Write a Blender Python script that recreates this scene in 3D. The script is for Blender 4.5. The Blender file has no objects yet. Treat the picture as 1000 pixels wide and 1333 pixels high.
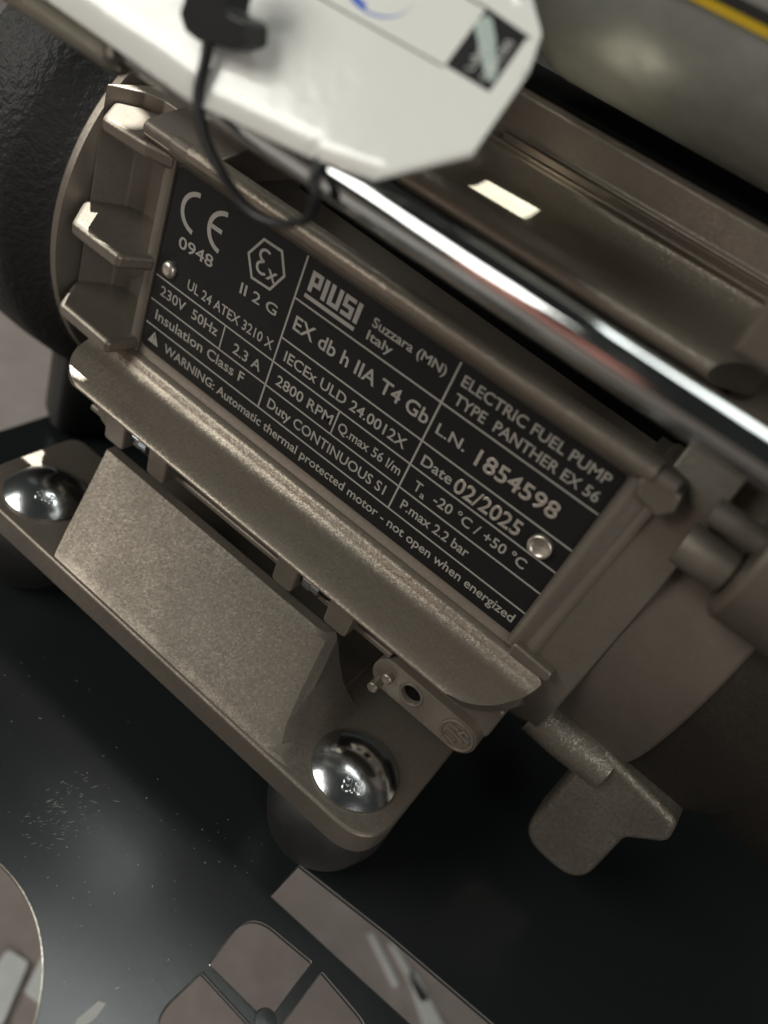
import bpy, bmesh, math, random
from mathutils import Vector, Matrix
import numpy as np
random.seed(7)
SC = bpy.context.scene
COL = SC.collection
S = 0.001            # everything below is written in millimetres
# pump frame: X along the motor shaft, Y up, Z out of the name plate towards the viewer
def P(x, y, z): return Vector((x*S, -z*S, y*S))

# ------------------------------------------------------------------ camera
Rc = np.array([[0.7639498,0.35921989,-0.5360427],[0,0,0],[-0.25168586,-0.59904308,-0.76013263]])
Rc[1] = np.cross(Rc[2], Rc[0])
cam_d = bpy.data.cameras.new('camera'); cam = bpy.data.objects.new('camera', cam_d); COL.objects.link(cam)
r_, d_, f_ = [P(*v)/S for v in (Rc[0], Rc[1], Rc[2])]
M = Matrix((r_, -d_, -f_)).transposed().to_4x4(); M.translation = P(106.1535, 58.6225, 118.766)
cam.matrix_world = M
cam_d.sensor_fit = 'VERTICAL'; cam_d.sensor_height = 36; cam_d.sensor_width = 27
cam_d.lens = 36*1050/1333
cam_d.clip_start = 0.005; cam_d.clip_end = 50
cam_d.dof.use_dof = True; cam_d.dof.focus_distance = 0.157; cam_d.dof.aperture_fstop = 8.6
SC.camera = cam
SC.view_settings.view_transform = 'Standard'; SC.view_settings.look = 'None'
SC.view_settings.exposure = 0.0; SC.view_settings.gamma = 1.0
SC.cycles.max_bounces = 8

# ------------------------------------------------------------------ light: a dim hall with ceiling panels
W = bpy.data.worlds.new("World"); SC.world = W; W.use_nodes = True
bg = W.node_tree.nodes['Background']; bg.inputs[0].default_value = (0.92, 1.0, 0.93, 1); bg.inputs[1].default_value = 0.03
def area(name, pos, target, sx, sy, watt, col, spread=180):
    l = bpy.data.lights.new(name, 'AREA'); l.shape = 'RECTANGLE'; l.size = sx; l.size_y = sy
    l.energy = watt; l.color = col; l.spread = math.radians(spread)
    o = bpy.data.objects.new(name, l); COL.objects.link(o); o.location = P(*pos)
    o.rotation_euler = (P(*target)-P(*pos)).to_track_quat('-Z', 'Y').to_euler(); return o
area('ceiling_panel', (700, 2000, -500), (40, -40, 0), 1.8, 0.45, 3.5, (0.97, 1.0, 0.92))
area('ceiling_panel', (20, 2000, -575), (40, -40, 0), 1.0, 0.65, 13, (0.95, 1.0, 0.96))
area('window', (-1250, 1050, 1300), (40, -40, 0), 1.3, 1.0, 34, (1.0, 0.985, 0.91))
area('warm_wall_lamp', (-500, 120, 1500), (40, -40, 0), 0.5, 0.3, 0.6, (1.0, 0.40, 0.30))  # unseen red light added for the red streak on the tube
area('far_window', (1500, 650, 1100), (40, -40, 0), 0.6, 0.9, 12, (1.0, 0.97, 0.93))  # unseen fill added to brighten the foot's right edge and the housing
def spot(name, pos, target, deg, watt, col, r=0.0015, blend=0.05):
    l = bpy.data.lights.new(name, 'SPOT'); l.energy = watt; l.color = col; l.spot_size = math.radians(deg)
    l.spot_blend = blend; l.shadow_soft_size = r
    o = bpy.data.objects.new(name, l); COL.objects.link(o); o.location = P(*pos)
    o.rotation_euler = (P(*target)-P(*pos)).to_track_quat('-Z', 'Y').to_euler(); return o
spot('shop_spotlight', (-125, 560, -85), (-19, -9, 2.8), 1.7, 120, (1.0, 1.0, 0.95))  # unseen narrow beam added to make the light patches on the ribs
_s = spot('shop_spotlight', (20, 520, 190), (55, 21, -18), 2.4, 200.0, (0.95, 1.0, 0.93), 0.0006, 0.0)
# added beam for the upper ledge's light patch, masked to a skewed four-sided shape
_s.data.use_nodes = True; _t = _s.data.node_tree; _e = _t.nodes['Emission']
_sx = _t.nodes.new('ShaderNodeSeparateXYZ'); _t.links.new(_t.nodes.new('ShaderNodeTexCoord').outputs['Normal'], _sx.inputs[0])
def _m(op, a, b):
    n = _t.nodes.new('ShaderNodeMath'); n.operation = op
    for i, v in enumerate((a, b)):
        if hasattr(v, 'is_output'): _t.links.new(v, n.inputs[i])
        else: n.inputs[i].default_value = v
    return n.outputs[0]
_u = _m('DIVIDE', _sx.outputs[0], _sx.outputs[2]); _v = _m('DIVIDE', _sx.outputs[1], _sx.outputs[2])
_k = _m('LESS_THAN', _m('ABSOLUTE', _m('ADD', _u, _m('MULTIPLY', _v, .35)), 0), .0105)
_k = _m('MULTIPLY', _k, _m('LESS_THAN', _m('ABSOLUTE', _m('ADD', _v, _m('MULTIPLY', _u, -.25)), 0), .0085))
_t.links.new(_k, _e.inputs['Strength'])

# ------------------------------------------------------------------ materials
def nt(name):
    m = bpy.data.materials.new(name); m.use_nodes = True; t = m.node_tree
    return m, t, t.nodes, t.links, t.nodes['Principled BSDF']
def noise(N, L, co, scale, detail=3, rough=.55):
    n = N.new('ShaderNodeTexNoise'); n.inputs['Scale'].default_value = scale; n.inputs['Detail'].default_value = detail
    n.inputs['Roughness'].default_value = rough; L.new(co, n.inputs['Vector']); return n
def ramp(N, L, fac, stops):
    r = N.new('ShaderNodeValToRGB'); e = r.color_ramp.elements
    while len(e) < len(stops): e.new(.5)
    for k, (p, c) in enumerate(stops): e[k].position = p; e[k].color = (*c, 1) if len(c) == 3 else c
    L.new(fac, r.inputs[0]); return r
def g3(v): return (v, v, v)
def mat_cast(name, base, metal=.72, rough=.45, grain=2600, bump=.00012, dirt=.35, sparkle=.5):
    m, t, N, L, b = nt(name)
    co = N.new('ShaderNodeTexCoord').outputs['Object']
    n1 = noise(N, L, co, grain, 2); n2 = noise(N, L, co, 70, 5, .6); n3 = noise(N, L, co, 14, 3)
    c1 = ramp(N, L, n2.outputs['Fac'], [(.3, tuple(c*(1-dirt) for c in base)), (.62, base)])
    mx = N.new('ShaderNodeMix'); mx.data_type = 'RGBA'; mx.blend_type = 'MULTIPLY'; mx.inputs[0].default_value = .5
    L.new(c1.outputs[0], mx.inputs[6])
    c3 = ramp(N, L, n3.outputs['Fac'], [(.35, (1, .93, .86)), (.65, (.95, 1, .95))]); L.new(c3.outputs[0], mx.inputs[7])
    L.new(mx.outputs[2], b.inputs['Base Color'])
    b.inputs['Metallic'].default_value = metal
    rr = ramp(N, L, n2.outputs['Fac'], [(.3, g3(rough+.08)), (.7, g3(rough-.05))]); L.new(rr.outputs[0], b.inputs['Roughness'])
    bp = N.new('ShaderNodeBump'); bp.inputs['Strength'].default_value = 1; bp.inputs['Distance'].default_value = bump
    L.new(n1.outputs['Fac'], bp.inputs['Height'])
    # metal flakes: every cell tilts its own way
    v = N.new('ShaderNodeTexVoronoi'); v.inputs['Scale'].default_value = grain*.95; L.new(co, v.inputs['Vector'])
    sub = N.new('ShaderNodeVectorMath'); sub.operation = 'SUBTRACT'; sub.inputs[1].default_value = (.5, .5, .5); L.new(v.outputs['Color'], sub.inputs[0])
    sc = N.new('ShaderNodeVectorMath'); sc.operation = 'SCALE'; sc.inputs['Scale'].default_value = sparkle; L.new(sub.outputs[0], sc.inputs[0])
    ad = N.new('ShaderNodeVectorMath'); ad.operation = 'ADD'; L.new(bp.outputs[0], ad.inputs[0]); L.new(sc.outputs[0], ad.inputs[1])
    no = N.new('ShaderNodeVectorMath'); no.operation = 'NORMALIZE'; L.new(ad.outputs[0], no.inputs[0])
    L.new(no.outputs[0], b.inputs['Normal']); return m
def mat_plain(name, base, metal=0, rough=.5, bump=0, bscale=1500, coat=0, coatr=.1, spec=.5, vary=0, bdetail=3):
    m, t, N, L, b = nt(name)
    co = N.new('ShaderNodeTexCoord').outputs['Object']
    b.inputs['Base Color'].default_value = (*base, 1); b.inputs['Metallic'].default_value = metal
    b.inputs['Roughness'].default_value = rough; b.inputs['Coat Weight'].default_value = coat
    b.inputs['Coat Roughness'].default_value = coatr; b.inputs['Specular IOR Level'].default_value = spec
    if vary:
        n = noise(N, L, co, 90, 5, .65)
        c = ramp(N, L, n.outputs['Fac'], [(.3, tuple(k*(1-vary) for k in base)), (.7, tuple(min(1, k*(1+vary)) for k in base))])
        L.new(c.outputs[0], b.inputs['Base Color'])
        r = ramp(N, L, n.outputs['Fac'], [(.3, g3(min(1, rough*1.25))), (.7, g3(rough*.8))]); L.new(r.outputs[0], b.inputs['Roughness'])
    if bump:
        n = noise(N, L, co, bscale, bdetail); bp = N.new('ShaderNodeBump'); bp.inputs['Distance'].default_value = bump
        L.new(n.outputs['Fac'], bp.inputs['Height']); L.new(bp.outputs[0], b.inputs['Normal'])
    return m
CAST = mat_cast('cast_alloy', (.205, .179, .152), grain=3000, bump=.000012, dirt=.26, sparkle=.10)
CASTF = mat_cast('cast_alloy_fine', (.195, .170, .147), grain=4200, bump=.00001, sparkle=.11, rough=.5, dirt=.15)
CASTL = mat_cast('cast_alloy_bright_grain', (.25, .219, .184), grain=3600, bump=.000012, dirt=.10, sparkle=.17, rough=.42)  # paler copy of the alloy: light on rim and ledges painted in
CASTR = mat_cast('cast_alloy_rough', (.22, .195, .165), grain=2000, bump=.0001, sparkle=.2, rough=.42)
CASTB = mat_cast('cast_alloy_brown', (.165, .138, .116), grain=4200, bump=.00001, sparkle=.1, rough=.52, dirt=.3)
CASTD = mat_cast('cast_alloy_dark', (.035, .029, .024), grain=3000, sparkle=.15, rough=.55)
WRINK = mat_plain('wrinkle_black', (.012, .012, .012), rough=.56, bump=.0006, bscale=620, bdetail=3, spec=.3)
BLACKP = mat_plain('black_plastic', (.012, .012, .012), rough=.42, bump=.00006, bscale=900, spec=.4)
RUBBER = mat_plain('rubber', (.007, .007, .007), rough=.55, bump=.0001, bscale=700, vary=.3)
CHROME = mat_plain('chrome', (.44, .45, .45), metal=1, rough=.09, vary=.08)
_t = CHROME.node_tree; _r = noise(_t.nodes, _t.links, _t.nodes['Texture Coordinate'].outputs['Object'], 40, 5, .7); _q = ramp(_t.nodes, _t.links, _r.outputs['Fac'], [(.35, g3(.05)), (.7, g3(.14))]); _t.links.new(_q.outputs[0], _t.nodes['Principled BSDF'].inputs['Roughness']); _n = noise(_t.nodes, _t.links, _t.nodes['Texture Coordinate'].outputs['Object'], 900, 2)
_mp = _t.nodes.new('ShaderNodeMapping'); _mp.inputs['Scale'].default_value = (.03, 1, 1)
_t.links.new(_t.nodes['Texture Coordinate'].outputs['Object'], _mp.inputs[0]); _t.links.new(_mp.outputs[0], _n.inputs['Vector'])
_b = _t.nodes.new('ShaderNodeBump'); _b.inputs['Distance'].default_value = .00006; _t.links.new(_n.outputs['Fac'], _b.inputs['Height'])
_t.links.new(_b.outputs[0], _t.nodes['Principled BSDF'].inputs['Normal'])
SHADE = mat_plain('matt_black', (.004, .004, .004), rough=.9, spec=.08)  # near-black that stands in for deep shade
ZINC = mat_plain('zinc_dome', (.62, .64, .65), metal=1, rough=.18, bump=.00004, bscale=420, vary=.1)
ZINCB = mat_plain('zinc_blue', (.42, .47, .52), metal=1, rough=.22, vary=.15)
PLATEB = mat_plain('plate_black', (.007, .007, .0068), rough=.5, bump=.00002, bscale=3000, spec=.25)
_t = PLATEB.node_tree; _co = _t.nodes['Texture Coordinate'].outputs['Object']
_n = noise(_t.nodes, _t.links, _co, 55, 6, .7); _r = ramp(_t.nodes, _t.links, _n.outputs['Fac'], [(.35, g3(.36)), (.7, g3(.62))]); _t.links.new(_r.outputs[0], _t.nodes['Principled BSDF'].inputs['Roughness'])
PRINT = mat_plain('plate_print', (.30, .287, .262), metal=.25, rough=.5, bump=.00003, bscale=4000, vary=.12)
STAMP = mat_plain('stamped_digit', (.62, .59, .53), metal=.9, rough=.3, bump=.0001, bscale=2500)
RIVET = mat_plain('rivet_alloy', (.52, .49, .43), metal=.95, rough=.36, bump=.00005, bscale=1200)
WHITE = mat_plain('tag_white', (.66, .665, .63), rough=.22, coat=.5, coatr=.06, bump=.0003, bscale=110)
TAGBLK = mat_plain('tag_black', (.02, .02, .021), rough=.25)
TAGBLUE = mat_plain('tag_blue', (.02, .09, .45), rough=.3)
GLARE = mat_plain('foil_print', (.42, .50, .46), metal=.4, rough=.4, vary=.2)  # colour of the glare painted on the tag's print
TAGGREY = mat_plain('tag_grey_print', (.8, .8, .78), rough=.35)
GREYT = mat_plain('grey_tank', (.31, .318, .288), metal=.3, rough=.38, vary=.18)
YELLOW = mat_plain('yellow_band', (.62, .42, .02), rough=.4)
FLOOR = mat_plain('floor', (.29, .25, .23), rough=.24, vary=.14, bump=.002, bscale=9)
PALE = mat_plain('pale_card', (.6, .62, .6), rough=.5, vary=.1)
BARE = mat_plain('bare_edge', (.55, .54, .48), metal=1, rough=.25, bump=.00003, bscale=1500)
DUST = mat_plain('dust', (.38, .38, .36), rough=.8)
EDGEB = mat_plain('worn_black_edge', (.5, .5, .48), metal=.9, rough=.22, vary=.4)  # highlight on the cut-out rims put into the colour
def mat_sheet():
    m, t, N, L, b = nt('black_paint')
    co = N.new('ShaderNodeTexCoord').outputs['Object']
    b.inputs['Base Color'].default_value = (.012, .0145, .0155, 1); b.inputs['Specular IOR Level'].default_value = .6
    n = noise(N, L, co, 45, 6, .7); n2 = noise(N, L, co, 9, 2)
    r = ramp(N, L, n.outputs['Fac'], [(.3, g3(.23)), (.75, g3(.27))]); L.new(r.outputs[0], b.inputs['Roughness'])
    bp = N.new('ShaderNodeBump'); bp.inputs['Distance'].default_value = .000012
    n3 = noise(N, L, co, 600, 3); L.new(n3.outputs['Fac'], bp.inputs['Height']); L.new(bp.outputs[0], b.inputs['Normal'])
    return m
SHEET = mat_sheet()

# ------------------------------------------------------------------ mesh helpers
def obj(name, verts, faces, m, parent=None, bevel=0, seg=3, smooth=True, ang=35, conv=True):
    me = bpy.data.meshes.new(name)
    me.from_pydata([P(*v) if conv else v for v in verts], [], faces)
    bm = bmesh.new(); bm.from_mesh(me); bmesh.ops.recalc_face_normals(bm, faces=bm.faces); bm.to_mesh(me); bm.free()
    me.materials.append(m)
    if smooth:
        for p in me.polygons: p.use_smooth = True
        me.set_sharp_from_angle(angle=math.radians(ang))
    o = bpy.data.objects.new(name, me); COL.objects.link(o)
    if parent: o.parent = parent
    if bevel:
        b = o.modifiers.new('bevel', 'BEVEL'); b.width = bevel*S; b.segments = seg; b.limit_method = 'ANGLE'
        b.angle_limit = math.radians(28); b.harden_normals = True; b.miter_outer = 'MITER_ARC' if False else 'MITER_SHARP'
    return o
def lift(axis, a, b, c):      # a,b in the section plane, c along the axis
    return {'x': (c, b, a), 'y': (a, c, b), 'z': (a, b, c)}[axis]     # x: (z,y); y: (x,z); z: (x,y)
def prism(axis, prof, c0, c1, prof2=None):
    n = len(prof); p2 = prof2 or prof
    v = [lift(axis, a, b, c0) for a, b in prof] + [lift(axis, a, b, c1) for a, b in p2]
    f = [tuple(range(n))[::-1], tuple(range(n, 2*n))] + [(i, (i+1) % n, n+(i+1) % n, n+i) for i in range(n)]
    return v, f
def box(x0, x1, y0, y1, z0, z1):
    return prism('y', [(x0, z0), (x1, z0), (x1, z1), (x0, z1)], y0, y1)
def join(*parts):
    V, F = [], []
    for v, f in parts:
        k = len(V); V += v; F += [tuple(i+k for i in q) for q in f]
    return V, F
def lathe(axis, prof, cen, n=64):      # prof = [(r, t)] t along the axis; cen the two other coordinates
    V, F = [], []
    for r, t in prof:
        for k in range(n):
            a = 2*math.pi*k/n; u, w = cen[0]+r*math.cos(a), cen[1]+r*math.sin(a)
            V.append(lift(axis, u, w, t))
    for i in range(len(prof)-1):
        for k in range(n):
            F.append((i*n+k, i*n+(k+1) % n, (i+1)*n+(k+1) % n, (i+1)*n+k))
    F.append(tuple(range(n))[::-1]); F.append(tuple((len(prof)-1)*n+k for k in range(n)))
    return V, F
def sweep(path, rad, n=16, flat=1.0, closed=False):
    pts = [Vector(p) for p in path]; V, F = [], []; m = len(pts)
    up = None
    for i, p in enumerate(pts):
        a = pts[i-1] if i else pts[0]; b = pts[min(i+1, m-1)]
        t = (b-a).normalized()
        if up is None: up = t.cross(Vector((0, 0, 1))).normalized()
        up = (up - t*up.dot(t)).normalized(); s = t.cross(up)
        r = rad[i] if isinstance(rad, list) else rad
        for k in range(n):
            q = 2*math.pi*k/n; V.append(tuple(p + up*r*math.cos(q) + s*r*flat*math.sin(q)))
    for i in range(m-1):
        for k in range(n): F.append((i*n+k, i*n+(k+1) % n, (i+1)*n+(k+1) % n, (i+1)*n+k))
    F.append(tuple(range(n))[::-1]); F.append(tuple((m-1)*n+k for k in range(n)))
    return V, F
def spline(pts, per=8):
    out = []; p = [Vector(q) for q in pts]; p = [2*p[0]-p[1]] + p + [2*p[-1]-p[-2]]
    for i in range(1, len(p)-2):
        for k in range(per):
            t = k/per; a, b, c, d = p[i-1:i+3]
            out.append(tuple(.5*((2*b)+(c-a)*t+(2*a-5*b+4*c-d)*t*t+(3*b-a-3*c+d)*t**3)))
    out.append(tuple(p[-2])); return out
def rounded(poly, rads, n=6):
    out = []; m = len(poly)
    for i in range(m):
        r = rads[i] if isinstance(rads, (list, tuple)) else rads
        p = Vector(poly[i]); a = (Vector(poly[i-1])-p); b = (Vector(poly[(i+1) % m])-p)
        if r <= 0: out.append(tuple(p)); continue
        la, lb = a.length, b.length; a.normalize(); b.normalize()
        th = math.acos(max(-1, min(1, a.dot(b)))); d = min(r/math.tan(th/2), la*.49, lb*.49); 
        for k in range(n+1):
            t = k/n; q = (1-t)**2*(p+a*d) + 2*t*(1-t)*p + t*t*(p+b*d); out.append(tuple(q))
    return out
def arc(cx, cy, r, a0, a1, n=16):
    return [(cx+r*math.cos(math.radians(a0+(a1-a0)*k/n)), cy+r*math.sin(math.radians(a0+(a1-a0)*k/n))) for k in range(n+1)]
def smooth2(pts, per=5): return [tuple(q[:2]) for q in spline([(a, b, 0) for a, b in pts], per)]
def curve_mesh(name, loops, c0, c1, axis, m, parent=None, bevel=0, res=1):
    """outline with holes, filled; thickness from c0 to c1 along axis ('z' or 'y')"""
    cu = bpy.data.curves.new(name, 'CURVE'); cu.dimensions = '2D'; cu.fill_mode = 'BOTH'
    for lp in loops:
        s = cu.splines.new('POLY'); s.points.add(len(lp)-1); s.use_cyclic_u = True
        for i, (a, b) in enumerate(lp): s.points[i].co = (a, b, 0, 1)
    cu.extrude = abs(c1-c0)/2 - bevel; cu.bevel_depth = bevel; cu.bevel_resolution = res; cu.offset = -bevel if bevel else 0
    t = bpy.data.objects.new('tmp', cu); COL.objects.link(t)
    me = bpy.data.meshes.new_from_object(t.evaluated_get(bpy.context.evaluated_depsgraph_get()))
    bpy.data.objects.remove(t); bpy.data.curves.remove(cu)
    mid = (c0+c1)/2
    V = [lift(axis, v.co.x, v.co.y, v.co.z+mid) for v in me.vertices]; F = [tuple(p.vertices) for p in me.polygons]
    bpy.data.meshes.remove(me)
    o = obj(name, V, F, m, parent, ang=30); return o

def root(name, label, cat, loc=(0, 0, 0)):
    o = bpy.data.objects.new(name, None); COL.objects.link(o); o.empty_display_size = .02
    o['label'] = label; o['category'] = cat; return o
def tag(o, label=None, cat=None, kind=None, group=None):
    if label: o['label'] = label
    if cat: o['category'] = cat
    if kind: o['kind'] = kind
    if group: o['group'] = group
    return o

_fc = {}
def text_mesh(txt, offset=0.0, depth=0.0, bevel=0.0):
    cu = bpy.data.curves.new('t', 'FONT'); cu.body = txt; cu.size = 1; cu.offset = offset; cu.extrude = depth; cu.bevel_depth = bevel
    cu.resolution_u = 3
    t = bpy.data.objects.new('tmp', cu); COL.objects.link(t)
    me = bpy.data.meshes.new_from_object(t.evaluated_get(bpy.context.evaluated_depsgraph_get()))
    bpy.data.objects.remove(t); bpy.data.curves.remove(cu)
    V = [tuple(v.co) for v in me.vertices]; F = [tuple(p.vertices) for p in me.polygons]; bpy.data.meshes.remove(me)
    return V, F
CAP = .729
def put_text(name, txt, x0, x1, y0, y1, h, m, parent, z=.06, offset=.012, depth=.004, bevel=0, shear=0):
    """baseline from (x0,y0) to (x1,y1), capital height h"""
    V, F = text_mesh(txt, offset, depth, bevel)
    xs = [v[0] for v in V]; a, b = min(xs), max(xs); L = math.hypot(x1-x0, y1-y0); ca, sa = (x1-x0)/L, (y1-y0)/L
    sx = L/(b-a); sy = h/CAP; out = []
    for v in V:
        u = (v[0]-a)*sx + shear*v[1]*sy; w = v[1]*sy
        out.append((x0+u*ca-w*sa, y0+u*sa+w*ca, z+v[2]*h))
    return obj(name, out, F, m, parent, smooth=False)

# ================================================================== SETTING
V, F = box(-3000, 3000, -260, -250, -3000, 1500)
tag(obj('floor', V, F, FLOOR, smooth=False), kind='structure')

# ================================================================== THE PUMP
pump = root('fuel_pump', 'cast bronze-grey electric fuel pump with black nameplate on its side, bolted down by domed bolts', 'fuel pump')

# ---- motor housing: centre block with the name plate pocket
Zc, Yc = -47, -27
prof = [(-40, -62), (-8, -59), (1.5, -57.5), (2.0, -50), (1.2, -44), (.6, -42)] + \
       [(.2, -40.9), (-.2, -40.1), (-.35, -39.4)] + \
       [(-.35, .3), (.3, 1.1), (1.7, 1.9), (2.8, 2.8), (3.3, 3.9), (3.1, 5.1), (2.2, 5.9), (1.0, 6.0), (0.2, 5.2), (-2.5, -8), (-26, -8), (-27, 17), (-45, 18)]
V, F = prism('x', prof, -.9, 107.4)
obj('motor_housing', V, F, CASTF, pump, bevel=.35, seg=3, ang=50)
V, F = prism('x', smooth2([(-.3, .75), (.8, 1.7), (2.4, 2.7), (3.6, 3.9), (3.7, 5.2), (2.7, 6.3), (.9, 6.6)], 4)+[(.3, 4)], 4, 103.5)
obj('pocket_rim', V, F, CASTL, pump, ang=80)
# round core, front end bell and the rings behind it
V, F = lathe('x', [(40, -70), (44, -68), (44, -29.6), (49.8, -28.4), (50.2, -27.8), (50.0, -26.4), (47.5, -25.4), (38, -24.2), (37.5, -20), (34, 0), (32, 103), (30, 115)], (Zc, Yc), 128)
obj('motor_barrel', V, F, CASTF, pump, ang=25)
V, F = prism('x', smooth2([(-40, -74), (-22, -70), (-12, -66), (-5, -59), (-1, -49), (.3, -38), (.6, -25), (.4, -12), (-.6, -2), (-3, 5), (-9, 12), (-18, 17), (-40, 20)], 5), 104.5, 114.8)
obj('shoulder', V, F, CAST, pump, bevel=.6, ang=50)
V, F = lathe('x', [(46, 114.6), (47.2, 114.9), (47.1, 131.4), (46.6, 132), (45, 132.1)], (Zc, Yc), 128)
obj('end_bell', V, F, CASTB, pump, ang=25)
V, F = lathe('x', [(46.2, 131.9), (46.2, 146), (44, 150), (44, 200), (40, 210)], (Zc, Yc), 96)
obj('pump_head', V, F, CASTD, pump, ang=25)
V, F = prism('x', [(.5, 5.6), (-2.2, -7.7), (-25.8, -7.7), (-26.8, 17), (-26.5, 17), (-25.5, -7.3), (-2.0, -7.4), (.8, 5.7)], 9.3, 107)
obj('channel_liner', V, F, SHADE, pump, smooth=False)  # black surface painting the shade in the trench behind the rim
V, F = prism('x', smooth2([(2.2, 2.4), (2.6, 4.4), (1.2, 5.7), (-6, 7.6), (-16, 10), (-26, 13)], 4)+[(-26, 1.0), (-1, 1.0), (.6, 1.6)], -8.5, 9)
obj('corner_hood', V, F, CASTF, pump, bevel=.8, seg=3, ang=50)
# pocket wall between the ribs (left of the plate)
V, F = prism('y', [(-24, -30), (-24, -2), (-20.5, -9), (-17, -11), (-9, -11), (-5.5, -8), (-4.2, -3.2), (-3.6, .2), (-3.0, .75), (-1.4, .75), (-.8, .45), (-.8, -30)], -46, 5)
obj('side_wall', V, F, CASTF, pump, bevel=.5, seg=3)
def rib(yc, th, pl, bev):
    V, F = prism('y', rounded(pl, [2, 2.4, 1.6, 1.2, 0, 0]), yc-th, yc)
    return obj('cooling_rib', V, F, CAST, pump, bevel=bev, seg=3, ang=40)
rib(2.0, 3.0, [(-25.8, -7.3), (-17.1, 4.2), (-6.5, 3.0), (-1.2, 1.2), (-.5, -30), (-26, -30)], 1.0)
rib(-19.0, 3.4, [(-26.6, -3.7), (-17.6, 7.4), (-3.8, 7.6), (-1.0, .8), (-1.2, -30), (-27, -30)], 1.3)
rib(-38.2, 3.4, [(-24.6, -2.1), (-18.0, 7.4), (-2.0, 8.0), (-.9, .9), (-1.2, -30), (-25, -30)], 1.3)

# ---- right-hand frame of the plate pocket
fr = [(100.35, -12), (100.35, .0), (100.9, 1.1), (101.9, 1.8), (103.0, 1.9), (104.1, 1.5), (104.9, .7), (105.5, .45), (106.0, 1.0), (106.6, .9), (107.3, -.6), (107.6, -12)]
fr2 = [(99.7, -12), (99.7, .0), (100.1, .7), (100.7, 1.1), (101.4, 1.2), (102.2, .9), (102.7, .4), (103.4, .5), (104.6, 1.1), (105.4, .9), (107.0, -.6), (107.6, -12)]
V, F = prism('y', fr2, -40.6, 4.2, fr); obj('frame_upright', V, F, CASTF, pump, ang=60)
V, F = prism('z', rounded([(101.2, -38.4), (101.6, -41.6), (110.4, -41.4), (110.2, -38.8)], .9), -8, 2.6)
obj('frame_stub', V, F, CAST, pump, bevel=.9, seg=4)
V, F = prism('z', rounded([(101.5, 2.4), (103, -.2), (107.6, -1.2), (109.2, 1.2), (108.6, 4.4), (103, 5.2)], 1.2), -12, 3.2)
obj('frame_corner', V, F, CAST, pump, bevel=1.3, seg=4)

# ---- long ledge under the plate
top = smooth2([(-6, -41.6), (0.2, -41.4), (1.3, -41.5), (2.1, -41.9), (2.6, -42.7), (3.2, -43.7), (4.6, -44.7), (7.2, -45.4), (10.4, -46.3), (12.8, -47.0), (14.1, -47.6), (14.3, -48.2), (13.2, -48.8), (9, -48.4), (3, -48.2), (-6, -48.4)], 5)
zl = [(-6, -12), (2, -12), (4.4, -11.6), (9, -8.6), (12.7, -5.0), (14.0, -1.0), (14.5, 1.5)]
zr = [(-6, 104), (0, 105.4), (2, 109.6), (4, 109.8), (7, 108.2), (10, 105.8), (13, 102.5), (14.5, 98)]
def ip(t, z):
    if t is zl: return -11.6 if z < 4 else -11.6+12*(1-math.sqrt(max(0, 1-((z-4)/10.6)**2)))
    return float(np.interp(z, [0, 2.4, 6, 10, 12.5, 13.8, 14.4], [104.6, 109.8, 108.3, 105.8, 103, 100.5, 97]))
V = []; n = len(top); ts = [0, .003, .01] + [k/12 for k in range(1, 12)] + [.99, .997, 1]
for t in ts:
    for z, y in top:
        a, b = ip(zl, z), ip(zr, z); e = (min(t, 1-t) < .002); V.append((a+(b-a)*t, y, z))
F = [tuple(range(n))[::-1], tuple(range((len(ts)-1)*n, len(ts)*n))]
for i in range(len(ts)-1):
    for k in range(n): F.append((i*n+k, i*n+(k+1) % n, (i+1)*n+(k+1) % n, (i+1)*n+k))
obj('drip_ledge', V, F, CASTL, pump, ang=55, bevel=.5, seg=3)

# ---- lower flange under the ledge: thin rail, clamp lugs with zinc screws
V, F = prism('x', [(-6, -55.4), (6.4, -55.8), (7.6, -56.2), (7.6, -57.4), (6.4, -57.8), (-6, -58.0)], -4, 84)
obj('flange_rail', V, F, CAST, pump, bevel=.35)
for cx, w, h in ((7.8, 6.2, 6.4), (20.8, 5.6, 6.4), (57.8, 5.6, 6.6), (72.0, 6.2, 6.4)):
    pr = rounded([(cx-w/2, -50.6), (cx-w/2+.2, -51-h), (cx+w/2-.2, -51-h), (cx+w/2, -50.6)], [0, 1.1, 1.1, 0])
    V, F = prism('z', pr, 0, 11.8)
    V = [(x, y, z-(.5 if z > 5 and y < -55 else 0)) for x, y, z in V]
    obj('clamp_lug', V, F, CAST, pump, bevel=.45)
V, F = prism('z', arc(3.0, -53.2, 4.6, 0, 360, 24)[:-1], -2, 8.6); obj('clamp_boss', V, F, CAST, pump, bevel=.7)
for cx in (14.4, 64.0):
    s = obj('clamp_screw', *lathe('x', [(1.6, cx-3.6), (1.6, cx-1.2), (2.6, cx-1.1), (2.9, cx-.6), (2.9, cx+1.4), (1.7, cx+1.5), (1.7, cx+3.6)], (7.4, -53.2), 6 if False else 20), ZINCB, pump, ang=30)
    hexv = [(7.4+3.1*math.cos(math.radians(60*k+12)), -53.2+3.1*math.sin(math.radians(60*k+12))) for k in range(6)]
    V, F = prism('x', hexv, cx-2.9, cx-.6); obj('hex_nut', V, F, ZINCB, s, bevel=.25)

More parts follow.
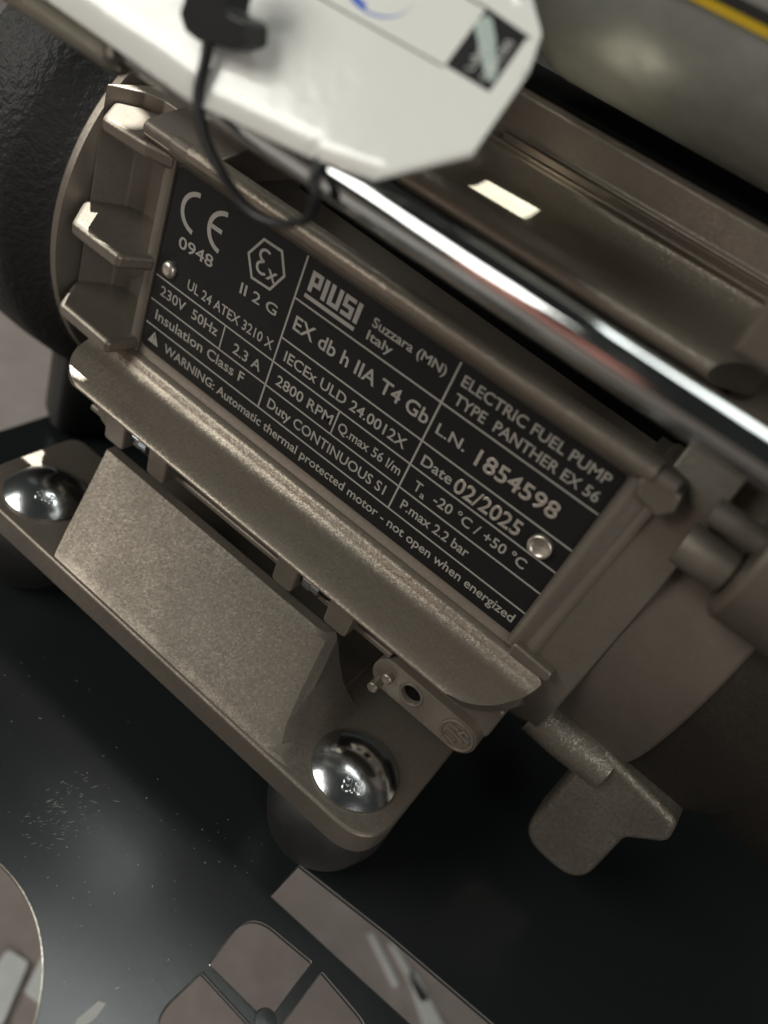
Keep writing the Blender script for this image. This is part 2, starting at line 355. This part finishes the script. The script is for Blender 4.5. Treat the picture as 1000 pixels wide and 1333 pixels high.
# ---- tab with threaded hole and foundry mark
zt = 8.0
cap = arc(86.2, -61, 4.2, 90, 270, 16) + arc(103.4, -61.3, 4.1, -90, 90, 16)
hole = arc(91.6, -60.7, 2.1, 0, 360, 28)[:-1]
tab = curve_mesh('mounting_tab', [cap, hole], -6, zt, 'z', CAST, pump, bevel=.25)
V, F = prism('z', arc(91.6, -60.7, 2.05, 0, 360, 28)[:-1], 0, zt-1.0); obj('bore', V, F, SHADE, tab)  # black plug painting the darkness inside the hole
ch = []
for k in range(33):
    a = 2*math.pi*k/32; ch.append((91.6+2.45*math.cos(a), -60.7+2.45*math.sin(a), zt+.05))
V, F = sweep(ch, .32, 8); obj('hole_rim', V, F, CAST, tab)
mk = []
for k in range(41):
    a = 2*math.pi*k/40; mk.append((103.3+3.45*math.cos(a), -61.2+3.45*math.sin(a), zt+.1))
V, F = sweep(mk, .34, 8)
parts = [(V, F)]
def stroke(pts, r=.36): parts.append(sweep([(x, y, zt+.12) for x, y in pts], r, 8))
c0, c1 = 103.3, -61.2
stroke([(c0-2.1, c1-1.0), (c0-2.1, c1-1.7), (c0+.4, c1-1.9), (c0+.4, c1-1.2), (c0-1.9, c1-.9)], .26)
stroke([(c0-2.4, c1+.2), (c0+1.6, c1-.4)]); stroke([(c0-1.9, c1+1.6), (c0-.6, c1+1.5), (c0+.2, c1+.8), (c0+2.6, c1+.5)])
stroke([(c0+.2, c1+.8), (c0+.8, c1+2.2), (c0+1.9, c1+2.0)])
V, F = join(*parts); obj('foundry_mark', V, F, CAST, tab)
V, F = lathe('z', [(1.15, zt-.5), (1.15, zt+2.3), (1.0, zt+2.5), (.3, zt+2.5)], (84.6, -64.0), 20); obj('tab_pin', V, F, CAST, tab)
V, F = lathe('z', [(1.25, zt-.5), (1.2, zt+1.3), (.9, zt+1.6), (.2, zt+1.6)], (86.0, -60.6), 20); obj('tab_pin', V, F, CAST, tab)
# flange web behind the tab
V, F = box(80, 108, -60, -51, -12, 5.5); obj('flange_web', V, F, CASTF, pump, bevel=1.0)

# ---- foot bracket
Yf = -73.2
foot = bpy.data.objects.new('foot_bracket', None); COL.objects.link(foot); foot.parent = pump
sl = rounded([(-12, 2), (-12, 24.2), (-3.5, 32.2), (104.4, 32.2), (104.4, -12), (70, -14), (8, -14), (8, 2)], [4, 5, 6, 9, 4, 1, 1, 4], 10)
V, F = prism('y', sl, Yf-6.5, Yf); obj('foot_flange', V, F, CAST, foot, bevel=1.1, seg=4)
def foot_block():
    V, F = [], []
    lv = [(-60.2, 6.2, 72.0, 11.0), (-61.0, 6.9, 73.2, 12.2), (-66.5, 11.4, 76.2, 21.0), (-70.0, 14.2, 78.6, 26.6), (-71.8, 15.7, 80.6, 29.4), (-72.7, 16.5, 82.4, 30.9), (-73.25, 17.0, 84.6, 31.4)]
    for k, (y, xl, xr, zf) in enumerate(lv):
        c = 2.2+k*.3
        V += [(xl, y, zf), (xr-c*1.5, y, zf), (xr-c*.5, y, zf-.5), (xr, y, zf-c*1.2), (xr-.4, y, 8.6), (xl, y, 8.6)]
    for k in range(len(lv)-1):
        for i in range(6): F.append((k*6+i, k*6+(i+1) % 6, k*6+6+(i+1) % 6, k*6+6+i))
    F.append(tuple(range(6))); F.append(tuple(range(36, 42))[::-1]); return V, F
V, F = foot_block(); obj('foot_riser', V, F, CAST, foot, bevel=.8, seg=3, ang=70)

V, F = box(8, 79, -74, -72.5, -13, 9); obj('foot_web', V, F, CAST, foot)
# ---- domed bolts
def dome(cx, cz, rotm, parent):
    r = 8.9; h = 3.25; prf = [(r*.5, Yf-1), (r-.3, Yf-.2), (r, Yf+.1), (r, Yf+.45)]
    R = (r*r+h*h)/(2*h)
    for k in range(1, 15):
        q = r*(1-k/15); prf.append((q, Yf+.45+math.sqrt(R*R-q*q)-(R-h)))
    prf.append((.05, Yf+.45+h))
    V, F = lathe('y', prf, (cx, cz), 72); b = obj('domed_bolt', V, F, ZINC, parent, ang=40)
    tv, tf = text_mesh('8.8', .02, .06, .03)
    xs = [v[0] for v in tv]; mxx = (min(xs)+max(xs))/2; out = []
    for v in tv:
        u, w = (v[0]-mxx)*3.2, v[1]*3.2 - 1.2
        a = math.radians(rotm[0]); px = rotm[1]+u*math.cos(a)-w*math.sin(a); pz = rotm[2]-(u*math.sin(a)+w*math.cos(a))
        q = math.hypot(px, pz); yy = Yf+.45+math.sqrt(max(.1, R*R-q*q))-(R-h)+.05+v[2]*2.6
        out.append((cx+px, yy, cz+pz))
    obj('grade_marking', out, tf, ZINC, b, smooth=False)
    return b
dome(92.1, 21.0, (28, 2.0, 4.8), foot); dome(.9, 20.8, (28, 3.0, 3.0), foot)
# ---- rubber feet
for cx in (91.2, -3.0):
    V, F = lathe('y', [(8, -100.2), (9.4, -99.4), (11.8, -95), (13.4, -89), (13.4, -84), (12.2, -80.2), (11, -79.4)], (cx, 19.5), 72)
    obj('rubber_foot', V, F, RUBBER, pump, ang=40)

# ---- upper ledge and terminal box above the plate
up = smooth2([(-45, 16), (-20, 16.6), (-12, 16.8), (-7.6, 17.2), (-6.3, 18.6), (-6.6, 20.2), (-8.2, 21.3), (-10.8, 21.7), (-18, 21.2), (-25, 22.0), (-29.2, 25.2), (-30, 27.2), (-45, 28)], 5)
V, F = prism('x', up, -12, 107.4)
V = [(min(x, 107.4 - max(0, z+14)*.9) if x > 50 else x, y, z) for x, y, z in V]
obj('upper_ledge', V, F, CASTL, pump, ang=60, bevel=.8)
V, F = prism('x', [(-30.2, 24), (-30.2, 28.7), (-30.8, 29.2), (-31.4, 34.6), (-32.4, 35.6), (-50, 35.6), (-50, 24)], -2, 112)
obj('terminal_box', V, F, CAST, pump, bevel=.7)
V, F = box(-2, 112, 35.7, 36.4, -60, -32.8); obj('lid_seal', V, F, SHADE, pump)  # black slab painting the dark gap between box and vessel
V, F = prism('x', [(-29.6, 25.4), (-29.3, 28.3), (-31, 28.6), (-31, 25)], 45, 107); obj('box_gasket', V, F, CASTB, pump, bevel=.2)

# ---- bosses on the pump head, right
V, F = lathe('x', [(3.6, 112.6), (3.7, 113), (3.7, 120.4), (3.2, 121)], (3, -1.5), 40); obj('port_boss', V, F, CAST, pump, bevel=0, ang=30)
V, F = lathe('x', [(2.2, 113), (2.2, 124)], (3, 5.4), 32); obj('port_boss', V, F, CASTF, pump, ang=30)
V, F = lathe('x', [(11.2, 121.2), (12.2, 121.5), (12.8, 122.4), (12.8, 150), (12, 151)], (-2.0, 2.5), 72); obj('outlet_cover', V, F, CASTB, pump, ang=30)
V, F = prism('x', rounded([(-10, 26), (6, 26), (6, 38), (-10, 38)], 2), 101.5, 125); obj('inlet_boss', V, F, CASTB, pump, bevel=1)

# ---- ear at the lower right
V, F = sweep([(112.5, -58.5, -9.5), (120, -59.0, -9.5), (130, -59.6, -10.5)], 5.2, 32); ear = obj('ear_boss', V, F, CASTR, pump, ang=40)
el = rounded([(126.0, -54), (146, -57), (147.5, -63), (141.6, -69.5), (142.8, -90.6), (126.6, -89.8), (125.6, -66)], [3, 3.5, 3, 4, 7, 7, 3], 8)
V, F = prism('z', el, -17, -7.2); obj('mounting_ear', V, F, CASTR, pump, bevel=1.6, seg=4)

# ---- black wrinkle-painted end cover on the left
V, F = lathe('x', [(20, -60), (44, -59.4), (53, -57.5), (56, -54.5), (56, -46), (55.4, -38), (54, -36.2), (52.4, -33.8), (50.2, -31.5), (49.2, -29.0), (46, -28.6)], (Zc, Yc), 160)
obj('end_cover', V, F, WRINK, pump, ang=40)
V, F = prism('y', rounded([(-52, -22), (-38, -14), (-30, -30), (-30, -60), (-52, -60)], 7), -99, -60); obj('cover_foot', V, F, BLACKP, pump, bevel=2)

# ================================================================== NAME PLATE
pl = rounded([(-.4, .6), (-.4, -39.3), (100.2, -39.3), (100.2, .6)], [1.4, 1.4, 1.2, 1.2])
V, F = prism('z', pl, -.6, 0); plate = obj('nameplate', V, F, PLATEB, pump, bevel=.06)
h1, h2, h3, h4, h5 = -8.05, -16.68, -22.3, -27.9, -33.5
v1, v2 = 32.6, 67.2; w = .17
def line(x0, x1, y0, y1):
    V, F = box(x0, x1, y0, y1, .012, .05); return V, F
hl = lambda x0, x1, y: line(x0, x1, y-w, y+w)
vl = lambda x, y0, y1: line(x-w*1.1, x+w*1.1, y0, y1)
def segs(y):   # between the verticals so nothing overlaps
    return [hl(-.2, v1-w*1.1, y), hl(v1+w*1.1, v2-w*1.1, y), hl(v2+w*1.1, 100.0, y)]
L_ = [hl(v1+w*1.1, v2-w*1.1, h1), hl(v2+w*1.1, 100, h1), hl(v1+w*1.1, v2-w*1.1, h2), hl(v2+w*1.1, 100, h2)]
L_ += segs(h3) + segs(h4)
L_ += [hl(-.2, 100, h5), vl(v1, h5+w, .4), vl(v2, h5+w, .4), line(19.6-w, 19.6+w, h4+w, h3-w), line(49.9-w, 49.9+w, h4+w, h3-w)]
V, F = join(*L_); obj('table_rule', V, F, PRINT, plate, smooth=False)
TX = [('0948', 3.7, 12.9, -14.0, -13.5, 2.5), ('II 2 G', 20.6, 30.0, -14.2, -13.8, 2.3), ('UL 24 ATEX 3210 X', 8.2, 31.5, -20.7, -20.5, 2.2),
      ('230V  50Hz', 1.8, 18.2, -25.9, -25.8, 2.3), ('2.3 A', 22.9, 30.4, -26.5, -26.4, 2.4), ('Insulation Class F', 1.9, 27.4, -31.6, -31.2, 2.4),
      ('WARNING: Automatic thermal protected motor - not open when energized', 6.1, 98.7, -37.3, -37.1, 2.15),
      ('Suzzara (MN)', 49.3, 65.6, -3.7, -3.5, 1.9), ('Italy', 49.2, 54.9, -6.4, -6.3, 1.9),
      ('EX db h IIA T4 Gb', 34.3, 66.5, -13.7, -13.6, 3.0), ('IECEx ULD 24.0012X', 34.7, 64.8, -20.7, -20.6, 2.35),
      ('2800 RPM', 34.7, 49.2, -26.3, -26.2, 2.35), ('Q.max 56 l/m', 50.9, 66.2, -26.2, -26.0, 2.2), ('Duty CONTINUOUS S1', 34.5, 65.1, -32.0, -31.8, 2.35),
      ('ELECTRIC FUEL PUMP', 68.9, 98.5, -3.2, -2.9, 2.25), ('TYPE  PANTHER EX 56', 69.1, 98.6, -6.8, -6.6, 2.25),
      ('L.N.', 68.7, 75.0, -13.7, -13.5, 2.3), ('Date', 68.9, 75.7, -20.9, -20.8, 2.35),
      ('T', 69.8, 71.4, -26.4, -26.4, 2.3), ('a', 71.6, 72.6, -27.0, -27.0, 1.5), ('-20 °C / +50 °C', 74.4, 95.0, -26.2, -26.0, 2.25), ('P.max 2.2 bar', 69.2, 85.2, -31.7, -31.6, 2.25)]
for t, x0, x1, y0, y1, h in TX:
    o = put_text('lettering', t, x0, x1, y0, y1, h, PRINT, plate, offset=.012 if h < 2.9 else .014)
    o['label'] = 'printed text reading ' + t if 'PANTHER' not in t else 'printed type line of the plate'
for t, x0, x1, y0, y1, h in (('1854598', 77.6, 94.6, -14.2, -13.9, 3.4), ('02/2025', 76.5, 90.9, -21.3, -21.1, 3.3)):
    o = put_text('stamped_number', t, x0, x1, y0, y1, h, STAMP, plate, z=.10, offset=-.004, depth=.02, bevel=.018)
    o['label'] = 'raised bright digits reading ' + t
# brand block: heavy square letters over a bar
def blk(x0, x1, y0, y1): return box(x0, x1, y0, y1, .012, .05)
B = []; y0, y1 = -5.3, -1.3; s = .75
def letter(x, wd, rects):
    for a, b, c, d in rects: B.append(blk(x+a*wd, x+b*wd, y0+c*(y1-y0), y0+d*(y1-y0)))
X = 34.6
letter(X, 2.6, [(0, .34, 0, 1), (.34, 1, .8, 1), (.34, 1, .32, .52), (.68, 1, .52, .8)]); X += 3.15
letter(X, .95, [(0, 1, 0, 1)]); X += 1.5
letter(X, 2.7, [(0, .33, 0, 1), (.67, 1, 0, 1), (.33, .67, 0, .2)]); X += 3.2
letter(X, 2.5, [(0, 1, 0, .2), (0, 1, .8, 1), (0, 1, .4, .6), (0, .34, .6, .8), (.66, 1, .2, .4)]); X += 3.0
letter(X, .95, [(0, 1, 0, 1)])
B.append(blk(34.4, 46.3, -6.75, -6.0))
V, F = join(*B); obj('logo_print', V, F, PRINT, plate, smooth=False)
# CE mark
def ring_arc(cx, cy, ro, ri, a0, a1):
    return arc(cx, cy, ro, a0, a1, 24) + arc(cx, cy, ri, a1, a0, 24)
def flat_shape(name, loops): return curve_mesh(name, loops, .012, .05, 'z', PRINT, plate)
def stretch(lp, cx, cy, sx, sy): return [((x-cx)*sx+cx, (y-cy)*sy+cy) for x, y in lp]
flat_shape('ce_mark', [stretch(ring_arc(6.6, -5.9, 4.2, 3.3, 95, 265), 6.6, -5.9, 1.05, 1.0)])
flat_shape('ce_mark', [stretch(ring_arc(13.8, -5.9, 4.2, 3.3, 95, 265), 13.8, -5.9, 1.05, 1.0)])
V, F = blk(10.3, 13.1, -6.3, -5.45); obj('ce_mark', V, F, PRINT, plate, smooth=False)
# hexagon with Ex
hx, hy = 24.7, -6.0
ho = [(22.5, -1.7), (27.2, -1.6), (29.4, -5.7), (27.1, -10.0), (22.2, -10.2), (19.9, -6.1)]
hi = [((x-hx)*.88+hx, (y-hy)*.88+hy) for x, y in ho]
flat_shape('ex_hexagon', [ho, hi])
flat_shape('ex_letter', [stretch(ring_arc(24.0, -4.6, 1.35, .85, 50, 275), 24, -4.6, 1.15, 1)]); flat_shape('ex_letter', [stretch(ring_arc(24.0, -7.0, 1.35, .85, 100, 320), 24, -7, 1.15, 1)])
put_text('ex_letter', 'x', 25.3, 27.8, -8.3, -8.3, 3.2, PRINT, plate)
# warning triangle with its mark left open
tri = [(2.7, -34.5), (1.2, -37.4), (4.3, -37.4)]; ex = [(2.62, -35.3), (2.9, -35.3), (2.82, -36.5), (2.68, -36.5)]; dt = arc(2.75, -36.9, .16, 0, 360, 8)[:-1]
flat_shape('warning_triangle', [tri, ex, dt])
# rivets
for cx, cy, r in ((3.0, -19.5, 1.75), (95.2, -19.6, 2.3)):
    V, F = lathe('z', ([(r, -.1), (r, .25), (r*.95, .6), (r*.8, .95), (r*.55, 1.15), (r*.25, 1.22), (.02, 1.22)] if cx < 50 else [(r, -.1), (r, .7), (r*.94, .95), (r*.82, 1.0), (r*.70, .8), (r*.62, .62), (.02, .58)]), (cx, cy), 40)
    obj('rivet', V, F, RIVET, plate, ang=60)

# ================================================================== BLACK BASE SHEET WITH CUT-OUTS
Ys = -100.2
outer = [(-47.5, -120), (230, -120), (230, 120), (-47.5, 120)]
big = arc(56.0, 96.2, 28.2, 0, 360, 96)[:-1]
slot = [(94.2, 27.8), (94.0, 37.0), (111.6, 36.4), (160, 34.6), (170, 22.2), (116.4, 25.4)]
gx, gz = 109.2, 55.2
def quad(sx, sz):
    q = [(gx+sx*1.2, gz+sz*1.2), (gx+sx*15.4, gz+sz*.9), (gx+sx*16.6, gz+sz*13.4), (gx+sx*1.2, gz+sz*14.8)]
    return rounded(q, [1.0, .5, 8.5, .5], 12)
loops = [outer, big, slot] + [quad(a, b) for a in (-1, 1) for b in (-1, 1)]
sheet = root('base_sheet', 'black painted steel sheet under the pump with round, slot and grille cut-outs', 'metal sheet')
curve_mesh('sheet_panel', loops, Ys-1.6, Ys, 'y', SHEET, sheet, bevel=.22)
er = [(56+28.25*math.cos(2*math.pi*k/120), Ys-.25, 96.2+28.25*math.sin(2*math.pi*k/120)) for k in range(121)]
V, F = sweep(er, .26, 8); obj('cut_edge', V, F, BARE, sheet)
V, F = lathe('y', [(2.0, Ys-1.4), (2.2, Ys-.2), (1.9, Ys+.15), (.2, Ys+.2)], (gx-1.5, gz-1.2), 24); obj('grille_hub', V, F, SHEET, sheet)
for q_ in [quad(a, b) for a in (-1, 1) for b in (-1, 1)] + [slot]:
    lp = [(x, Ys-.16, z) for x, z in q_]; lp.append(lp[0])
    V, F = sweep(lp, .17, 6); obj('cut_edge', V, F, EDGEB, sheet)  # thin rim that carries the painted edge highlight
# dust lying on the sheet
V, F = [], []
for k in range(330):
    x = random.uniform(20, 150); z = random.uniform(30, 100)
    if (x-56)**2+(z-96)**2 < 29.5**2: continue
    if 93 < x < 150 and 24 < z < 38 or (92 < x < 126 and 38 < z < 72): continue
    r = random.uniform(.025, .065)*(2.0 if random.random() < .1 else 1); a = random.uniform(0, 6.28); e = random.choice((1, 1, 1.8, 4))
    i = len(V)
    for q in range(5):
        t = a+q*1.2566; V.append((x+r*e*math.cos(t)*math.cos(a)-r*math.sin(t)*math.sin(a), Ys+.02, z+r*e*math.cos(t)*math.sin(a)+r*math.sin(t)*math.cos(a)))
    V.append((x, Ys+.02+r*.8, z))
    F += [(i+q, i+(q+1) % 5, i+5) for q in range(5)]
for k in range(90):      # scuffs
    x, z = random.gauss(53, 3.2), random.gauss(54, 4); L = random.uniform(.08, .6)*random.choice((1, 1, 1.8)); w_ = random.uniform(.015, .045); a = math.radians(random.gauss(118, 24)); i = len(V)
    for du, dv in ((-L, 0), (0, w_), (L, 0), (0, -w_)):
        V.append((x+du*math.cos(a)-dv*math.sin(a), Ys+.02, z+du*math.sin(a)+dv*math.cos(a)))
    F.append((i, i+1, i+2, i+3))
i = len(V); V += [(x, Ys+.03, z) for x, z in [(84.0, 71.2), (85.2, 70.6), (85.6, 73), (85.2, 76.2), (84.2, 77.4), (83.6, 75)]]; F.append(tuple(range(i, i+6)))
tag(obj('dust_speck', V, F, DUST, smooth=False), 'pale dust specks scattered on the black sheet', 'dust', kind='stuff')

# ================================================================== CHROME TUBE
tube = root('chrome_tube', 'polished chrome tube running across the pump above the nameplate', 'tube')
ty, tz, tr = 24.4, 25.6, 3.1
V, F = lathe('x', [(2.5, 9.2), (2.9, 9.6), (tr, 10.4), (tr, 190)], (tz, ty), 96)
obj('tube_body', V, F, CHROME, tube, ang=40)
pr = [(3.1, -22)]
for k in range(38):
    x = -21+k*.78; pr += [(3.4, x), (4.2, x+.25), (4.2, x+.4), (3.4, x+.65)]
pr += [(3.1, 9.4)]
V, F = lathe('x', pr, (tz, ty-.9), 48); obj('thread', V, F, BARE, tube, ang=20)

# ================================================================== WHITE TAG
tagr = root('white_tag', 'glossy white plastic tag with cut corners hanging over the chrome tube', 'tag')
def tz_(x, y):   # gentle bow of the tag
    return 30.7 - LEAN*(y-24) + .0003*(x-30)**2 + .3*math.sin((x+y)*.09)
out = [(-12, 23.9), (-7, 23.7), (23.0, 22.5), (44.1, 25.1), (55.2, 27.4), (66.0, 35.8), (68.2, 46.1), (67.7, 49.7), (64.6, 52.4), (57, 57), (40, 66), (-12, 68)]
LEAN = .8
def K(x, y):
    # z of the leaning tag is 29.8 - LEAN*(y-24)
    k = (118.77-30.7+LEAN*(58.62-24))/(91.77 - LEAN*(y-58.62)) 
    return (106.15+(x-106.15)*k, 58.62+(y-58.62)*k)
out = [K(*p) for p in out]
bmT = bmesh.new()
vs = [bmT.verts.new((x, y, 0)) for x, y in rounded(out, .35, 3)]
bmT.faces.new(vs); bmesh.ops.triangulate(bmT, faces=bmT.faces[:])
bmesh.ops.subdivide_edges(bmT, edges=bmT.edges[:], cuts=9, use_grid_fill=True)
bmT.verts.ensure_lookup_table()
def crease(x, y):
    return .35*math.exp(-((x-26)/9)**2-((y-33)/7)**2)
    if x < 40: c += .4*math.exp(-((x-30-.4*(y-25))/3.0)**2)*math.exp(-((y-30)/3.5)**2) + .16*math.sin(x*.45+y*.8)*max(0, 1-(x+12)/42)*min(1, max(0, (y-24)/4))
    return c
V = [(v.co.x, v.co.y, tz_(v.co.x, v.co.y)+crease(v.co.x, v.co.y)) for v in bmT.verts]
bmT.verts.index_update(); F = [tuple(v.index for v in f.verts) for f in bmT.faces]; bmT.free()
o = obj('tag_sheet', V, F, WHITE, tagr, ang=80)
so = o.modifiers.new('thick', 'SOLIDIFY'); so.thickness = .5*S; so.offset = 0
def on_tag(name, loop, m, dz=.33, th=.04):
    loop = [K(*p) for p in loop]
    cx = sum(p[0] for p in loop)/len(loop); cy = sum(p[1] for p in loop)/len(loop)
    # finely split strip so the print follows the bow
    me = bmesh.new(); vv = [me.verts.new((x, y, 0)) for x, y in loop]; f = me.faces.new(vv)
    bmesh.ops.triangulate(me, faces=me.faces[:]); bmesh.ops.subdivide_edges(me, edges=me.edges[:], cuts=5, use_grid_fill=True)
    me.verts.index_update()
    V = [(v.co.x, v.co.y, tz_(v.co.x, v.co.y)+crease(v.co.x, v.co.y)+dz) for v in me.verts]; F = [tuple(v.index for v in f.verts) for f in me.faces]
    me.free(); return obj(name, V, F, m, tagr, smooth=False)
on_tag('black_field', [(58.7, 42.7), (65.0, 42.6), (66.5, 48.9), (60.8, 49.4)], TAGBLK)
on_tag('foil_mark', [(60.3, 47.9), (60.4, 47.3), (61.4, 46.3), (62.4, 45.2), (63.4, 44.1), (64.9, 43.5), (64.9, 45.0), (63.9, 46.2), (63.1, 47.5), (61.9, 48.8), (61.1, 48.9)], GLARE, .36)  # glare on the glossy print, painted as a pale shape
on_tag('border_line', [(36.0, 42.0), (58.6, 42.4), (58.6, 42.6), (36.0, 42.2)], TAGBLK, .34)
on_tag('border_line', [(66.9, 48.8), (66.9, 49.05), (60.8, 49.55), (50, 49.7), (50, 49.5), (60.6, 49.35)], TAGBLK, .35)
e1 = stretch(ring_arc(46.5, 47.2, 4.6, 4.2, 180, 360), 46.5, 47.2, 1.25, .8)
bl = []
for k in range(24):
    a0 = math.radians(185+k*7); a1 = math.radians(192+k*7)
    wd = .5+.9*max(0, math.sin((k-2)/11*math.pi)) if k < 12 else .3
    on_pts = [(46.5+5.8*math.cos(a), 47.2+r*math.sin(a)) for a, r in ((a0, 3.9), (a1, 3.9), (a1, 3.9-wd*.8), (a0, 3.9-wd*.8))]
    on_pts = [K(*p) for p in on_pts]
    V0 = [(x, y, tz_(x, y)+.34) for x, y in on_pts]; bl.append((V0, [(0, 1, 2, 3)]))
V, F = join(*bl); obj('blue_emblem', V, F, TAGBLUE, tagr, smooth=False)
for t, x0, y0, x1, y1, h in (('Label', 62.2, 43.7, 62.5, 46.4, 1.15), ('0.28 6.000', 64.2, 43.4, 65.4, 47.9, 1.15)):
    x0, y0 = K(x0, y0); x1, y1 = K(x1, y1)
    V, F = text_mesh(t, .004, .003); xs = [v[0] for v in V]; L = math.hypot(x1-x0, y1-y0); ca, sa = (x1-x0)/L, (y1-y0)/L; o2 = []
    for v in V:
        u = (v[0]-min(xs))/(max(xs)-min(xs))*L; w_ = v[1]*h/CAP; x = x0+u*ca-w_*sa; y = y0+u*sa+w_*ca; o2.append((x, y, tz_(x, y)+.42))
    obj('small_print', o2, F, TAGGREY, tagr, smooth=False)

# ================================================================== CABLE TIE
tie = root('cable_tie', 'black plastic cable tie looped round the chrome tube, holding the white tag', 'cable tie')
pth = spline([(23.2, 38, 27.2), (24.2, 34, 27.4), (25.8, 29.4, 28.4), (27.7, 25.2, 30.4), (30.0, 20.6, 30), (33.4, 16.8, 28.4), (38.6, 14.6, 27.8), (44.0, 15.6, 27.8), (48.4, 18.8, 28.6), (49.5, 22.3, 30.0), (48.6, 24.4, 30.2), (47.6, 25.9, 28.9), (46.4, 27.6, 26.9), (45, 29.4, 24.6)], 8)
V, F = sweep(pth, [.62]*(len(pth)-20)+[.62-.02*k for k in range(20)], 14, 1.5); obj('strap', V, F, BLACKP, tie, ang=80)
V, F = prism('z', rounded([(25.0, 32.0), (27.6, 31.8), (30.5, 32.6), (33.4, 33.2), (35.6, 34.8), (34.8, 37.2), (31.2, 36.8), (31.6, 44), (26.2, 44), (25.6, 37.2), (24.0, 36.4), (23.4, 33.6)], .9), 24.6, 28.8)
V = [(x-3.4, y-1.2, z) for x, y, z in V]
obj('locking_head', V, F, BLACKP, tie, bevel=.5)

# ================================================================== GREY VESSEL, top right
ves = root('grey_vessel', 'large grey metal vessel with a yellow stripe, behind the pump at upper right', 'tank')
prf = []
for k in range(13):
    a = math.radians(90*k/12); prf.append((.5+27*math.sin(a)+8*math.sin(a), 34-0+16*(1-math.cos(a))))
prf += [(35.5, 200)]
V, F = lathe('x', prf, (-40, 74.5), 128); obj('vessel_shell', V, F, GREYT, ves, ang=60)
V, F = sweep([(76+6*k/10, 74.5+35.9*math.sin(math.radians(-62+2.2*k)), -40+35.9*math.cos(math.radians(-62+2.2*k))) for k in range(11)], .01, 4)
bands = []
for j in range(1):
    V = []; F = []
    for k in range(25):
        x = 60+k*5; 
        for a in (-25.8, -27.8): 
            q = math.radians(a); V.append((x, 74.5+35.9*math.sin(q), -40+35.9*math.cos(q)))
    for k in range(24): F.append((2*k, 2*k+1, 2*k+3, 2*k+2))
    obj('yellow_stripe', V, F, YELLOW, ves)
    V = []; F = []
    for k in range(25):
        x = 60+k*5
        for a in (-25.8, 14): 
            q = math.radians(a); V.append((x, 74.5+35.95*math.sin(q), -40+35.95*math.cos(q)))
    for k in range(24): F.append((2*k, 2*k+1, 2*k+3, 2*k+2))
    obj('dark_stripe', V, F, BLACKP, ves)

# ================================================================== PALE PATCHES: REFLECTIONS PAINTED ON THE FLOOR
floor_glint_labels = ['narrow pale card scrap lying uppermost on the floor under the round cut-out', 'middle pale card scrap on the floor under the round cut-out', 'widest pale card scrap on the floor, nearest the bottom of the round cut-out']
for lab, pts in zip(floor_glint_labels, ([(36, 22), (46, 20), (56, 38), (44, 40)], [(30, 36), (38, 34), (48, 52), (36, 56)], [(20, 52), (34, 50), (42, 70), (24, 76)])):
    V, F = prism('y', rounded(pts, 1.5), -249.9, -248.5)
    o = obj('packing_card', V, F, PALE); tag(o, lab, 'card', group='pale scraps on the floor')  # pale slabs painting bright reflections in the floor
slot_glint_labels = ['thinnest pale film sliver on the floor, upper end of the long slot', 'middle pale film sliver on the floor seen through the long slot', 'widest pale film scrap on the floor at the lower end of the long slot']
for lab, pts in zip(slot_glint_labels, ([(119, -57), (122, -57.5), (140, -50), (139, -48)], [(128, -60), (131, -60), (152, -54), (150, -51)], [(140, -56), (143, -58), (172, -46), (160, -42)])):
    V, F = prism('y', rounded(pts, .8), -249.9, -248.9)
    tag(obj('film_scrap', V, F, PALE), lab, 'film', group='film scraps under the slot')  # pale slivers painting the reflection streaks below the slot
